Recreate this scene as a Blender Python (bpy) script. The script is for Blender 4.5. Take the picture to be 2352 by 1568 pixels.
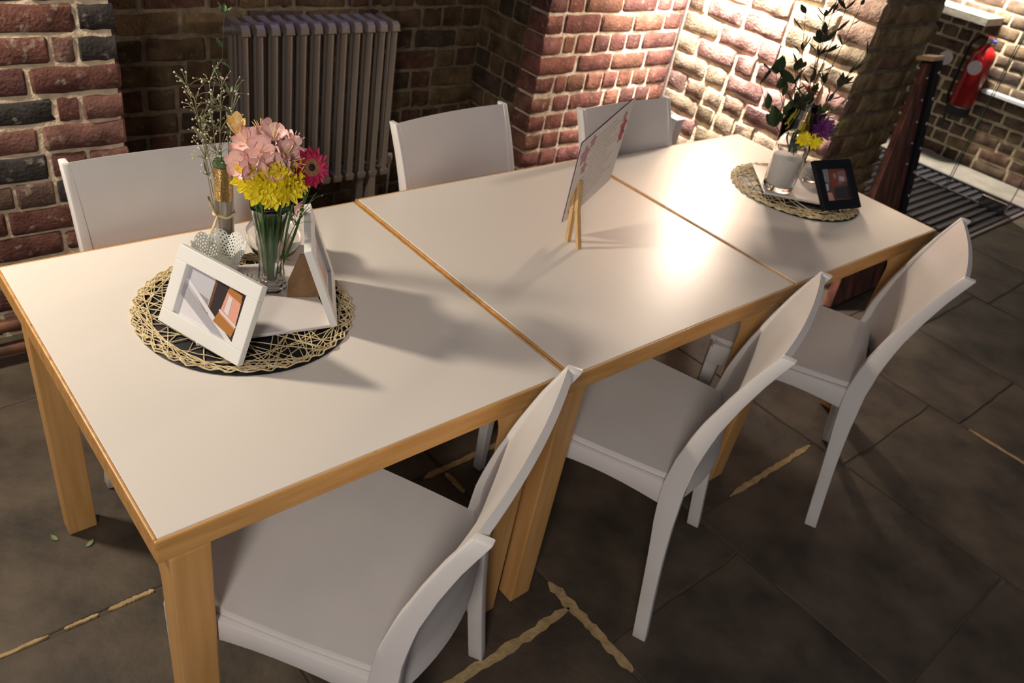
import bpy, bmesh, math, random
from mathutils import Vector, Matrix
sc = bpy.context.scene
C = sc.collection
for o in list(bpy.data.objects): bpy.data.objects.remove(o)
R = random.Random(7)
# ------------------------------------------------------------------ camera
F_PX, YAW, PITCH, ROLL = 1847.32, 0.812114, 0.600002, 0.203189
CAM = Vector((-0.215418, -0.783997, 1.641496))
fw = Vector((math.cos(PITCH)*math.sin(YAW), math.cos(PITCH)*math.cos(YAW), -math.sin(PITCH)))
rt = Vector((math.cos(YAW), -math.sin(YAW), 0)); up = rt.cross(fw)
r2 = rt*math.cos(ROLL)+up*math.sin(ROLL); u2 = -rt*math.sin(ROLL)+up*math.cos(ROLL)
cd = bpy.data.cameras.new('camera'); cam = bpy.data.objects.new('camera', cd); C.objects.link(cam)
M = Matrix((r2, u2, -fw)).transposed().to_4x4(); M.translation = CAM; cam.matrix_world = M
cd.sensor_width = 22.3; cd.lens = F_PX*22.3/2352; cd.clip_start = 0.02; cd.clip_end = 60
cd.dof.use_dof = True; cd.dof.focus_distance = 1.35; cd.dof.aperture_fstop = 4.0
sc.camera = cam
# ------------------------------------------------------------------ world, lamps, exposure
w = bpy.data.worlds.new('world'); sc.world = w; w.use_nodes = True
bg = w.node_tree.nodes['Background']; bg.inputs[0].default_value = (0.90, 0.88, 1.0, 1); bg.inputs[1].default_value = 0.07
def lamp(name, kind, loc, power, col, size, target=None, spot=None, blend=0.5):
    l = bpy.data.lights.new(name, kind); l.energy = power; l.color = col
    if kind == 'AREA': l.shape = 'DISK'; l.size = size
    else: l.shadow_soft_size = size
    if spot: l.spot_size = math.radians(spot); l.spot_blend = blend
    o = bpy.data.objects.new(name, l); C.objects.link(o); o.location = loc
    if target: o.rotation_euler = (Vector(target)-Vector(loc)).to_track_quat('-Z', 'Y').to_euler()
    return o
lamp('corner_wall_lamp', 'POINT', (2.89, 1.15, 1.36), 30, (1, .85, .70), .06)
lamp('corner_wall_spot', 'SPOT', (2.70, 1.26, 1.72), 340, (1, .87, .77), .05, (3.00, 1.36, 1.10), 96, .95)
lamp('left_pier_lamp', 'SPOT', (-0.44, 1.31, 1.70), 66, (1, .86, .70), .07, (.25, .85, .2), 104, .45)
lamp('passage_lamp', 'POINT', (5.50, 1.30, 1.50), 110, (1, .87, .74), .06)
lamp('added_fill_light', 'AREA', (-1.3, -1.5, 2.1), 23, (1, .90, .83), .5, (0.9, .2, .45))  # added soft fill from the camera side, not a fixture of the room
lamp('violet_ceiling_spot', 'SPOT', (1.30, 1.92, 2.9), 34, (.34, .32, 1), .05, (1.30, 1.93, .8), 19, .6)
sc.view_settings.view_transform = 'Standard'; sc.view_settings.look = 'None'
sc.view_settings.gamma = 1; sc.view_settings.use_curve_mapping = False; sc.view_settings.exposure = 0.52

# ------------------------------------------------------------------ helpers
def tag(o, label=None, cat=None, group=None, kind=None):
    if label: o['label'] = label
    if cat: o['category'] = cat
    if group: o['group'] = group
    if kind: o['kind'] = kind
    return o
def thing(name, label, cat, loc=(0, 0, 0), rotz=0, group=None):
    o = bpy.data.objects.new(name, None); C.objects.link(o); o.empty_display_size = .05
    o.location = loc; o.rotation_euler = (0, 0, rotz)
    return tag(o, label, cat, group)
def ob(name, me, mat=None, parent=None, loc=(0, 0, 0), rot=(0, 0, 0), scale=(1, 1, 1)):
    if mat and not me.materials: me.materials.append(mat)
    o = bpy.data.objects.new(name, me); C.objects.link(o)
    o.location = loc; o.rotation_euler = rot; o.scale = scale; o.parent = parent
    return o
class MB:
    def __init__(s): s.v = []; s.f = []; s.m = []; s.mi = 0
    def add(s, vs, fs):
        n = len(s.v); s.v += [tuple(v) for v in vs]; s.f += [tuple(n+i for i in f) for f in fs]; s.m += [s.mi]*len(fs); return s
    def box(s, a, b):
        (x0, y0, z0), (x1, y1, z1) = a, b
        return s.add([(x0,y0,z0),(x1,y0,z0),(x1,y1,z0),(x0,y1,z0),(x0,y0,z1),(x1,y0,z1),(x1,y1,z1),(x0,y1,z1)],
              [(3,2,1,0),(4,5,6,7),(0,1,5,4),(1,2,6,5),(2,3,7,6),(3,0,4,7)])
    def hexa(s, lo, hi):   # two quads of 4 points (ccw from above), bottom and top
        return s.add(list(lo)+list(hi), [(3,2,1,0),(4,5,6,7),(0,1,5,4),(1,2,6,5),(2,3,7,6),(3,0,4,7)])
    def loft(s, rings, cap=True, closed=True):
        n = len(rings[0]); vs = [p for r in rings for p in r]; fs = []
        for i in range(len(rings)-1):
            for j in range(n if closed else n-1):
                k = (j+1) % n; fs.append((i*n+j, i*n+k, (i+1)*n+k, (i+1)*n+j))
        if cap and closed: fs += [tuple(range(n))[::-1], tuple((len(rings)-1)*n+j for j in range(n))]
        return s.add(vs, fs)
    def tube(s, pts, rad, n=6, cap=True):
        pts = [Vector(p) for p in pts]; rings = []; a = None
        for i, p in enumerate(pts):
            t = (pts[min(i+1, len(pts)-1)]-pts[max(i-1, 0)]).normalized()
            if a is None: a = t.orthogonal().normalized()
            a = (a-t*a.dot(t)).normalized(); b = t.cross(a)
            r = rad[i] if isinstance(rad, (list, tuple)) else rad
            rings.append([p+(a*math.cos(2*math.pi*k/n)+b*math.sin(2*math.pi*k/n))*r for k in range(n)])
        return s.loft(rings, cap)
    def lathe(s, prof, n=32, c=(0, 0, 0), flute=None, cap=True):
        rings = []
        for r, z in prof:
            ring = []
            for k in range(n):
                a = 2*math.pi*k/n; rr = r*(1+(flute[1]*math.cos(flute[0]*a) if flute else 0))
                ring.append((c[0]+rr*math.cos(a), c[1]+rr*math.sin(a), c[2]+z))
            rings.append(ring)
        return s.loft(rings, cap)
    def ball(s, c, r, n=8, m=5):
        return s.lathe([(max(r*math.sin(math.pi*i/m), r*.02), -r*math.cos(math.pi*i/m)) for i in range(m+1)], n, c)
    def poly(s, pts): return s.add(pts, [tuple(range(len(pts)))])
    def mesh(s, name, smooth=False, bevel=0, mats=None, seg=2):
        me = bpy.data.meshes.new(name); me.from_pydata(s.v, [], s.f)
        if mats:
            for m in mats: me.materials.append(m)
            me.polygons.foreach_set('material_index', s.m)
        bm = bmesh.new(); bm.from_mesh(me); bmesh.ops.recalc_face_normals(bm, faces=bm.faces)
        if bevel: bmesh.ops.bevel(bm, geom=[e for e in bm.edges if len(e.link_faces) == 2 and e.calc_face_angle(0) > .6], offset=bevel, segments=seg, affect='EDGES', profile=.5)
        bm.to_mesh(me); bm.free()
        if smooth: me.polygons.foreach_set('use_smooth', [True]*len(me.polygons))
        if smooth == 'auto': me.set_sharp_from_angle(angle=math.radians(38))
        me.update(); return me
def grid(fn, nu, nv, closed=False):
    mb = MB(); mb.loft([[fn(i/(nu), j/(nv)) for j in range(nv+(0 if closed else 1))] for i in range(nu+1)], cap=False, closed=closed); return mb
def solid(mb, th, name, smooth=True):     # thicken an open surface along its normals
    me = bpy.data.meshes.new(name); me.from_pydata(mb.v, [], mb.f)
    bm = bmesh.new(); bm.from_mesh(me); bmesh.ops.recalc_face_normals(bm, faces=bm.faces)
    bmesh.ops.solidify(bm, geom=bm.faces[:], thickness=th); bm.to_mesh(me); bm.free()
    if smooth:
        me.polygons.foreach_set('use_smooth', [True]*len(me.polygons)); me.set_sharp_from_angle(angle=math.radians(40))
    me.update(); return me

# ------------------------------------------------------------------ materials
def mat(name, col, rough=.5, col2=None, nscale=20, bump=0, bscale=60, metal=0, trans=0, coat=0, spec=.5, detail=4, stretch=None, contrast=(.35, .65), ior=1.45, alpha=1, emit=None):
    m = bpy.data.materials.new(name); m.use_nodes = True; nt = m.node_tree; b = nt.nodes['Principled BSDF']
    b.inputs['Roughness'].default_value = rough; b.inputs['Metallic'].default_value = metal
    b.inputs['Transmission Weight'].default_value = trans; b.inputs['IOR'].default_value = ior
    b.inputs['Coat Weight'].default_value = coat; b.inputs['Specular IOR Level'].default_value = spec; b.inputs['Alpha'].default_value = alpha
    b.inputs['Base Color'].default_value = (*col, 1)
    if col2 or bump:
        tc = nt.nodes.new('ShaderNodeTexCoord'); src = tc.outputs['Object']
        if stretch:
            mp = nt.nodes.new('ShaderNodeMapping'); mp.inputs['Scale'].default_value = stretch; nt.links.new(src, mp.inputs[0]); src = mp.outputs[0]
    if col2:
        n = nt.nodes.new('ShaderNodeTexNoise'); n.inputs['Scale'].default_value = nscale; n.inputs['Detail'].default_value = detail
        nt.links.new(src, n.inputs['Vector']); r = nt.nodes.new('ShaderNodeValToRGB')
        r.color_ramp.elements[0].position, r.color_ramp.elements[1].position = contrast
        r.color_ramp.elements[0].color = (*col, 1); r.color_ramp.elements[1].color = (*col2, 1)
        nt.links.new(n.outputs[0], r.inputs[0]); nt.links.new(r.outputs[0], b.inputs['Base Color'])
    if bump:
        n2 = nt.nodes.new('ShaderNodeTexNoise'); n2.inputs['Scale'].default_value = bscale; n2.inputs['Detail'].default_value = 5
        nt.links.new(src, n2.inputs['Vector']); bp = nt.nodes.new('ShaderNodeBump'); bp.inputs['Strength'].default_value = bump; bp.inputs['Distance'].default_value = .01
        nt.links.new(n2.outputs[0], bp.inputs['Height']); nt.links.new(bp.outputs[0], b.inputs['Normal'])
    if emit: b.inputs['Emission Color'].default_value = (*emit[0], 1); b.inputs['Emission Strength'].default_value = emit[1]
    return m
def brick_mat(name, cols, stain=(.55, .47, .36), amt=.5):   # colour by brick, grain and lime smears in world space
    m = bpy.data.materials.new(name); m.use_nodes = True; nt = m.node_tree; N = nt.nodes; L = nt.links; b = N['Principled BSDF']
    b.inputs['Roughness'].default_value = .85; b.inputs['Specular IOR Level'].default_value = .25
    oi = N.new('ShaderNodeObjectInfo'); r = N.new('ShaderNodeValToRGB'); r.color_ramp.interpolation = 'CONSTANT'
    e = r.color_ramp.elements; e[0].color = (*cols[0], 1); e[0].position = 0; e[1].color = (*cols[1], 1); e[1].position = 1/len(cols)
    for i, c in enumerate(cols[2:], 2): x = e.new(i/len(cols)); x.color = (*c, 1)
    L.new(oi.outputs['Random'], r.inputs[0])
    g = N.new('ShaderNodeNewGeometry')
    def noise(s, d=5): n = N.new('ShaderNodeTexNoise'); n.inputs['Scale'].default_value = s; n.inputs['Detail'].default_value = d; L.new(g.outputs['Position'], n.inputs['Vector']); return n
    n1 = noise(16); n2 = noise(110, 3); n3 = noise(34, 6)
    def mix(kind, fac, a, bb):
        x = N.new('ShaderNodeMix'); x.data_type = 'RGBA'; x.blend_type = kind
        if isinstance(fac, float): x.inputs[0].default_value = fac
        else: L.new(fac, x.inputs[0])
        for s, i in ((a, 6), (bb, 7)):
            if isinstance(s, tuple): x.inputs[i].default_value = (*s, 1)
            else: L.new(s, x.inputs[i])
        return x.outputs[2]
    def ramp(src, a, bb, lo=0., hi=1.):
        x = N.new('ShaderNodeMapRange'); x.inputs[1].default_value = a; x.inputs[2].default_value = bb; x.inputs[3].default_value = lo; x.inputs[4].default_value = hi; L.new(src, x.inputs[0]); return x.outputs[0]
    c = mix('MULTIPLY', ramp(n1.outputs[0], .35, .7), r.outputs[0], (.42, .38, .38))
    c = mix('MIX', ramp(n3.outputs[0], .60, .74, 0, amt), c, stain)
    c = mix('MIX', ramp(n2.outputs[0], .66, .74, 0, .35), c, (.05, .04, .035))
    L.new(c, b.inputs['Base Color'])
    ad = N.new('ShaderNodeMath'); ad.operation = 'ADD'; L.new(n3.outputs[0], ad.inputs[0]); L.new(n2.outputs[0], ad.inputs[1])
    bp = N.new('ShaderNodeBump'); bp.inputs['Strength'].default_value = .55; bp.inputs['Distance'].default_value = .008
    L.new(ad.outputs[0], bp.inputs['Height']); L.new(bp.outputs[0], b.inputs['Normal'])
    return m
M_lam = mat('white_laminate', (.74, .69, .615), .33, spec=.5, bump=.012, bscale=8)
M_birch = mat('birch_edge', (.64, .35, .12), .42, (.50, .25, .07), 9, .02, 40, stretch=(.6, 6, 6))
def specks(m, col, scale, lo, hi):      # small scuffs and dents
    nt = m.node_tree; b = nt.nodes['Principled BSDF']; src = b.inputs['Base Color'].links[0].from_socket
    tc = nt.nodes.new('ShaderNodeTexCoord'); n = nt.nodes.new('ShaderNodeTexNoise'); n.inputs['Scale'].default_value = scale; n.inputs['Detail'].default_value = 3; nt.links.new(tc.outputs['Object'], n.inputs['Vector'])
    r = nt.nodes.new('ShaderNodeMapRange'); r.inputs[1].default_value = lo; r.inputs[2].default_value = hi; nt.links.new(n.outputs[0], r.inputs[0])
    x = nt.nodes.new('ShaderNodeMix'); x.data_type = 'RGBA'; nt.links.new(r.outputs[0], x.inputs[0]); nt.links.new(src, x.inputs[6]); x.inputs[7].default_value = (*col, 1); nt.links.new(x.outputs[2], b.inputs['Base Color'])
specks(M_birch, (.14, .07, .03), 55, .70, .76)
M_birchleg = mat('birch_leg', (.66, .37, .14), .42, (.56, .30, .10), 7, .02, 40, stretch=(8, 8, .5))
M_chair = mat('white_chair_paint', (.74, .71, .68), .38, (.68, .65, .62), 5, .02, 120)
M_steel = mat('dark_bolt', (.10, .10, .10), .4, metal=.8)
M_rad = mat('gunmetal_radiator', (.27, .235, .20), .34, metal=.3, bump=.05, bscale=90)
M_mortar = mat('lime_mortar', (.74, .62, .44), .95, (.52, .42, .29), 30, .6, 70)
M_mortar_d = mat('dark_mortar', (.25, .20, .13), .95, (.15, .12, .08), 26, .6, 70)  # darker mortar tone for the recess and the wall end
M_mortar_p = mat('pale_mortar', (.70, .60, .48), .95, (.45, .37, .27), 30, .5, 70)
M_red = brick_mat('red_brick', [(.15,.065,.05),(.115,.05,.045),(.20,.10,.08),(.12,.075,.055),(.05,.045,.042),(.15,.08,.065),(.13,.085,.065),(.17,.075,.055)], amt=.45)
M_dull = brick_mat('dull_brown_brick', [(.16,.11,.055),(.11,.07,.04),(.19,.13,.065),(.13,.065,.042),(.085,.062,.042),(.15,.095,.05)], (.30,.24,.14), .35)  # dull brown brick tones for the back and side of the recess
M_pink = brick_mat('rose_red_brick', [(.24,.10,.075),(.19,.08,.065),(.28,.13,.09),(.16,.075,.065),(.22,.11,.075),(.25,.11,.095)], (.50,.36,.28), .5)
M_stock = brick_mat('rough_stock_brick', [(.34,.24,.18),(.38,.31,.22),(.32,.19,.17),(.40,.33,.25),(.26,.17,.15),(.40,.25,.22),(.34,.28,.19)], (.56,.47,.34), .45)
M_yell = brick_mat('yellow_brown_brick', [(.36,.27,.13),(.31,.22,.11),(.40,.30,.15),(.24,.15,.09),(.34,.24,.12)], (.38,.29,.15), .3)
M_far = brick_mat('grey_brown_brick', [(.20,.14,.10),(.15,.10,.075),(.24,.17,.11),(.12,.085,.07),(.20,.12,.09)], (.36,.29,.20), .4)
M_flag = mat('flagstone', (.108, .083, .056), .66, (.028, .021, .015), 5.5, .35, 30, detail=9, contrast=(.3, .7))
M_floorgap = mat('dark_floor_joint', (.085, .066, .045), .95, bump=.4)
M_pale = mat('pale_floor_mortar', (.50, .36, .17), .95, (.36, .25, .12), 40, .4, 70)
M_copper = mat('copper_pipe', (.26, .12, .07), .42, (.10, .06, .045), 14, metal=.6)
M_coppersheet = mat('rusty_copper_sheet', (.32, .12, .08), .45, (.09, .04, .03), 9, .1, 30, metal=.35, stretch=(3, 3, .6))
M_black = mat('black_paint', (.008, .008, .011), .5, spec=.25)
M_ash = mat('ash_cap', (.70, .45, .22), .5)
M_glass = mat('clear_glass', (1, 1, 1), .0, trans=1, ior=1.45)
M_pane = mat('partition_glass', (.93, .98, .96), .0, trans=1, ior=1.1, spec=.5)
M_gedge = mat('green_glass_edge', (.05, .16, .12), .15)
M_dot = mat('white_dot_sticker', (.93, .86, .82), .6)
M_mat = mat('black_mat_base', (.012, .012, .02), .7)
M_raffia = mat('natural_raffia', (.76, .64, .39), .6, (.56, .43, .21), 60, .1, 90)
M_tile = mat('glazed_white_tile', (.70, .67, .65), .12, coat=.4)
M_frame = mat('white_frame_paint', (.78, .78, .74), .45)
M_kraft = mat('kraft_board', (.22, .13, .06), .8, (.18, .105, .05), 80)
M_stem = mat('green_stem', (.06, .16, .04), .5, (.04, .11, .03), 30)
M_dstem = mat('dark_twig', (.045, .032, .02), .7)
M_leaf = mat('green_leaf', (.055, .12, .035), .55, (.10, .17, .06), 30)
M_dleaf = mat('dark_leaf', (.030, .038, .018), .6)
M_dry = mat('dried_sprig', (.20, .21, .11), .7, (.30, .29, .17), 50)
M_bud = mat('cream_bud', (.72, .64, .45), .7)
M_yellow = mat('yellow_petal', (.95, .85, .04), .5, (.90, .74, .03), 60)
M_pinkp = mat('pink_petal', (.90, .62, .56), .5, (.70, .33, .34), 42, contrast=(.5, .8))
M_cream = mat('cream_petal', (.88, .74, .42), .5, (.75, .52, .20), 60)
M_magenta = mat('magenta_petal', (.55, .018, .10), .5, (.38, .01, .06), 60)
M_core = mat('brown_flower_centre', (.36, .16, .06), .8, (.20, .08, .04), 200)
M_dcore = mat('black_flower_eye', (.015, .01, .01), .8)
M_purple = mat('purple_petal', (.23, .05, .22), .5, (.15, .03, .15), 60)
M_orange = mat('orange_petal', (.70, .10, .02), .5)
M_gold = mat('gold_glitter', (.75, .52, .20), .28, (.30, .19, .07), 420, .9, 420, metal=.85)
M_silver = mat('silver_lining', (.46, .42, .36), .3, (.12, .10, .08), 22, .1, 60, metal=.6, stretch=(1, 1, .3))
M_lace = mat('white_lace_metal', (.72, .74, .70), .5)
M_wax = mat('pearl_candle', (.72, .58, .42), .35, (.50, .36, .22), 25)
M_pine = mat('pine_peg', (.66, .44, .20), .55, (.55, .34, .14), 14, stretch=(8, 8, 1))
M_card = mat('cream_card', (.86, .80, .73), .6)
M_cardb = mat('mauve_card', (.30, .24, .36), .6, (.20, .05, .12), 8)
M_ink = mat('rose_ink', (.36, .20, .20), .8)
M_ink2 = mat('red_print', (.62, .14, .16), .8)
M_ink3 = mat('pink_print', (.62, .33, .36), .8)
M_frost = mat('frosted_beads', (.80, .80, .78), .5, trans=.25)
M_rub = mat('black_rubber', (.014, .014, .014), .6)
M_ext = mat('extinguisher_red', (.30, .008, .010), .25, coat=.4)
M_chrome = mat('chrome', (.7, .7, .7), .15, metal=1)
M_stone = mat('pale_stone', (.42, .39, .34), .8, (.32, .29, .25), 8, .2, 40)
M_grey = mat('grey_render', (.20, .19, .19), .85, (.13, .12, .125), 7, .2, 40)
M_white = mat('white_gloss_paint', (.72, .74, .78), .3)
M_blue = mat('blue_tag', (.05, .05, .4), .4)

# ------------------------------------------------------------------ brick walls
def brick_meshes(k, rough):
    out = []
    for q in range(k):
        rr = random.Random(100+q+int(rough*1000)); nx, nz = 5, 3; mb = MB(); ring = []
        P = {}
        for i in range(nx+1):
            for j in range(nz+1):
                ex = i in (0, nx); ez = j in (0, nz)
                x = [-.5, -.46, -.16, .15, .46, .5][i]; z = [-.5, -.38, .38, .5][j]
                y = -.5+(.06 if ex or ez else 0)+(.05 if ex and ez else 0)+(rough*.5 if ex or ez else 0)+rr.uniform(-1, 1)*rough
                if ex and ez: x *= .985; z *= .95
                P[i, j] = (x+rr.uniform(-1, 1)*rough*.35, y, z+rr.uniform(-1, 1)*rough*1.0)
        vs = [P[i, j] for i in range(nx+1) for j in range(nz+1)]; id_ = lambda i, j: i*(nz+1)+j
        fs = [(id_(i, j), id_(i+1, j), id_(i+1, j+1), id_(i, j+1)) for i in range(nx) for j in range(nz)]
        bd = [(i, 0) for i in range(nx)]+[(nx, j) for j in range(nz)]+[(i, nz) for i in range(nx, 0, -1)]+[(0, j) for j in range(nz, 0, -1)]
        n0 = len(vs); vs += [(P[b][0], .5, P[b][2]) for b in bd]
        for a in range(len(bd)):
            b = (a+1) % len(bd); fs.append((id_(*bd[b]), id_(*bd[a]), n0+a, n0+b))
        mb.add(vs, fs); me = mb.mesh('brick', smooth=True); me.set_sharp_from_angle(angle=math.radians(50)); out.append(me)
    return out
def wall(name, label, p0, p1, nrm, ztop, course, z0, bmat, mmat, rough=.05, joint=.013, proud=.012, header=.105, stretcher=.222, fixed=None, back=.12, depth=.06, flemish=.35, tilt=.004, lim=300, ins=(0, 0), corner=(False, False)):
    """bricks run from p0 to p1 (2-D); nrm points out of the wall"""
    p0, p1, nrm = Vector(p0), Vector(p1), Vector(nrm); L = (p1-p0).length; d = (p1-p0)/L
    q = [p0-nrm*0, p1, p1-nrm*back, p0-nrm*back]
    mb = MB(); face = -proud
    a, b, c, e = [Vector((*v, 0)) for v in (p0+d*ins[0]+nrm*face, p1-d*ins[1]+nrm*face, p1-d*ins[1]-nrm*back, p0+d*ins[0]-nrm*back)]
    mb.hexa([a, b, c, e], [v+Vector((0, 0, ztop)) for v in (a, b, c, e)])
    w_ = ob(name, mb.mesh(name), mmat); tag(w_, label, 'wall', kind='structure')
    meshes = brick_meshes(6, rough)
    for m in meshes: m.materials.clear(); m.materials.append(bmat)
    ang = math.atan2(d.y, d.x)
    if Vector((d.y, -d.x)).dot(nrm) < 0: ang += math.pi
    rr = random.Random(hash(name) % 1000 if False else sum(map(ord, name))); k = 0; cnt = 0; z = z0
    rows = []
    while z < ztop-course*.6:
        if z+course > .03:
            x = 0.0; i = 0; seq = fixed.get(k, []) if fixed else []; hd = rr.random() < .5
            while x < L-.03:
                if i < len(seq): l = seq[i]
                else:
                    l = (header if hd else stretcher)*rr.uniform(.94, 1.05)
                    if rr.random() < flemish: hd = not hd
                    if i == 0 and k % 2: l *= .55 if l > .15 else 1.0
                if L-x-l < .05: l = L-x
                rows.append((x, l, z, i == 0 and corner[0], x+l > L-.031 and corner[1])); x += l+0; i += 1
        z += course; k += 1
    for x, l, z, c0, c1 in rows[:lim]:
        jj = joint*rr.uniform(.7, 1.3); hh = course-joint*rr.uniform(.75, 1.25)
        dp = depth+(.05 if c0 or c1 else 0); e0 = 0 if c0 else jj/2; e1 = 0 if c1 else jj/2
        c2 = p0+d*(x+(e0+l-e1)/2)+nrm*(rr.uniform(-.003, .003)-dp/2)
        z_lo = max(z+joint/2, .002); z_hi = min(z+joint/2+hh, ztop)
        o = ob('brick', rr.choice(meshes), None, w_, (c2.x, c2.y, (z_lo+z_hi)/2), (rr.uniform(-tilt, tilt)*3, rr.uniform(-tilt, tilt)*2, ang+rr.uniform(-tilt, tilt)), (l-e0-e1, dp, z_hi-z_lo))
    return w_
ZT = 2.0
wall('wall_left', 'red brick pier with pale lime joints left of the radiator recess', (.508, 1.60), (-.95, 1.60), (0, -1), ZT, .081, .008-.081, M_red, M_mortar, rough=.035, joint=.011, proud=.0065, ins=(.012, 0), corner=(True, False),
     fixed={12: [.098, .22, .11, .22], 11: [.108, .06, .22, .12], 10: [.235, .11, .21], 9: [.115, .065, .22, .11], 8: [.23, .18, .11, .22], 7: [.115, .10, .21]})
wall('wall_recess', 'hidden return of the left brick pier beside the recess', (.508, 1.715), (.508, 2.04), (1, 0), ZT, .081, .008-.081, M_red, M_mortar, proud=.008)
wall('wall_back', 'dull brown brick back wall of the recess behind the radiator', (.50, 2.04), (2.16, 2.04), (0, -1), ZT, .0855, -.029, M_dull, M_mortar_d, proud=.006, flemish=.5)
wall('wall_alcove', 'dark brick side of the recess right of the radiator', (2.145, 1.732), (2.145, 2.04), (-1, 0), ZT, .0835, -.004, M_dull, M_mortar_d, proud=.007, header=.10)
wall('wall_middle', 'rose red brick pier with wide pale joints behind the row of chairs', (2.145, 1.62), (3.01, 1.62), (0, -1), ZT, .083, -.004, M_pink, M_mortar_p, rough=.035, joint=.013, proud=.0065, ins=(.012, 0), corner=(True, False),
     fixed={10: [.10, .22, .21, .21, .11], 9: [.12, .075, .105, .105, .105, .105], 8: [.225, .22, .225, .16], 7: [.115, .07, .115, .11, .10, .10, .11], 6: [.125, .10, .22, .105, .11, .105], 5: [.10, .115, .11, .115, .105, .11], 4: [.10, .11, .20, .22], 3: [.105, .11, .22, .11], 2: [.11, .11, .2, .21], 1: [.11, .11, .22, .2]})
wall('wall_right', 'rough stock brick wall lit by the lamp beyond the table end', (3.01, 1.62), (3.01, .715), (-1, 0), ZT, .0905, -.07, M_stock, M_mortar, rough=.075, joint=.015, proud=.011, depth=.075, tilt=.010, header=.115, stretcher=.215, flemish=.6, ins=(0, .012), corner=(False, True))
wall('wall_end', 'shaded yellow brown brick end of the wall stub', (3.02, .708), (3.53, .708), (0, -1), ZT, .0905, -.07, M_yell, M_mortar_d, rough=.07, joint=.014, proud=.009, flemish=.6, ins=(.012, .012), corner=(False, True), back=.10)
wall('wall_far', 'far brick wall of the passage behind the red extinguisher', (5.8, 2.3), (5.8, .35), (-1, 0), 1.75, .081, 0, M_far, M_mortar, rough=.06, joint=.016, proud=.008)
mb = MB().box((3.025, .83, 0), (3.53, 1.9, ZT)); tag(ob('wall_stub', mb.mesh('wall_stub'), M_grey), 'core of the brick stub between table and passage', 'wall', kind='structure')
mb = MB().box((5.80, -2.8, 0), (5.92, .345, 1.75)); tag(ob('wall_passage', mb.mesh('wall_passage'), M_grey), 'grey rendered continuation of the passage wall', 'wall', kind='structure')
mb = MB().box((3.55, 2.05, 0), (5.8, 2.17, 1.75)); tag(ob('wall_passage_end', mb.mesh('wall_passage_end'), M_grey), 'grey rendered wall closing the passage', 'wall', kind='structure')

# ------------------------------------------------------------------ floor
fl = ob('floor', MB().box((-3.2, -3.2, -.06), (6.0, 2.3, -.0045)).mesh('floor'), M_floorgap)
tag(fl, 'dark worn flagstone floor with mortar joints', 'floor', kind='structure')
cols = [(-3.2, -2.45, [-2.3, -1.2, .1, 1.3]), (-2.45, -1.75, [-2.7, -1.6, -.4, .75, 1.7]), (-1.75, -1.1, [-2.2, -1.1, .2, 1.2]), (-1.1, -.45, [-2.5, -1.5, -.55, .82, 1.5]),
        (-.45, .30, [-2.4, -1.3, -.42, .485, 1.28]), (.30, .925, [-2.1, -1.0, -.085, .465, 1.15]), (.925, 1.455, [-2.3, -1.5, -.75, -.215, .47, 1.2]),
        (1.455, 2.09, [-2.0, -1.3, -.72, -.065, .55, 1.1]), (2.09, 2.725, [-2.2, -1.4, -.8, -.19, .42, 1.2]), (2.725, 3.24, [-2.4, -1.7, -.95, -.31, .33, 1.0]),
        (3.24, 3.85, [-2.0, -1.2, -.5, .12, .75]), (3.85, 4.43, [-2.3, -1.5, -.6, .05, .45, 1.1]), (4.43, 5.0, [-2.2, -1.3, -.55, -.05]), (5.0, 5.8, [-2.4, -1.6, -.8, -.15])]
for x0, x1, ys in cols:
    yy = [-3.2]+ys+[2.3 if x0 < 4.4 else .455]
    for y0, y1 in zip(yy, yy[1:]):
        g = .004; jit = lambda: R.uniform(-.004, .004); n = 7
        pts = []
        cs = [(x0+g, y0+g), (x1-g, y0+g), (x1-g, y1-g), (x0+g, y1-g)]
        for (ax, ay), (bx, by) in zip(cs, cs[1:]+cs[:1]):
            for t in range(n): pts.append((ax+(bx-ax)*t/n+jit(), ay+(by-ay)*t/n+jit()))
        cx, cy = (x0+x1)/2, (y0+y1)/2; h = R.uniform(-.0012, .0)
        mb = MB().loft([[(px-cx, py-cy, -.02) for px, py in pts], [(px-cx, py-cy, h-.002) for px, py in pts], [(px-cx-(.003 if px > cx else -.003), py-cy-(.003 if py > cy else -.003), h) for px, py in pts]])
        ob('flagstone', mb.mesh('flagstone'), M_flag, fl, (cx, cy, 0))
def mortar(x0, y0, x1, y1, wd):
    n = 26; d = Vector((x1-x0, y1-y0, 0)); L = d.length; d /= L; nn = Vector((-d.y, d.x, 0)); A = []; B = []
    for i in range(n+1):
        p = Vector((x0, y0, 0))+d*L*i/n; t = min(1, i/2, (n-i)/2)*.8+.2
        A.append(p+nn*wd*t*R.uniform(.3, .62)); B.append(p-nn*wd*t*R.uniform(.3, .62))
    mb = MB(); mb.loft([[a+Vector((0, 0, .0016)), b+Vector((0, 0, .0016)), b-Vector((0, 0, .012)), a-Vector((0, 0, .012))] for a, b in zip(A, B)])
    ob('mortar_joint', mb.mesh('mortar_joint'), M_pale, fl)
for a in [(-.42, .486, -.10, .486, .008), (-.07, .486, .0, .485, .007), (.02, .485, .12, .485, .010), (.45, -.09, .915, -.088, .026), (.925, .0, .925, -.30, .028), (1.62, -.066, 2.07, -.066, .02), (2.725, -.34, 2.725, -.80, .014),
          (.86, .465, 1.2, .468, .02), (.925, .45, .925, .36, .016), (-1.1, .82, -.5, .82, .012), (.1, 1.25, .6, 1.25, .012)]: mortar(*a)
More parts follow.
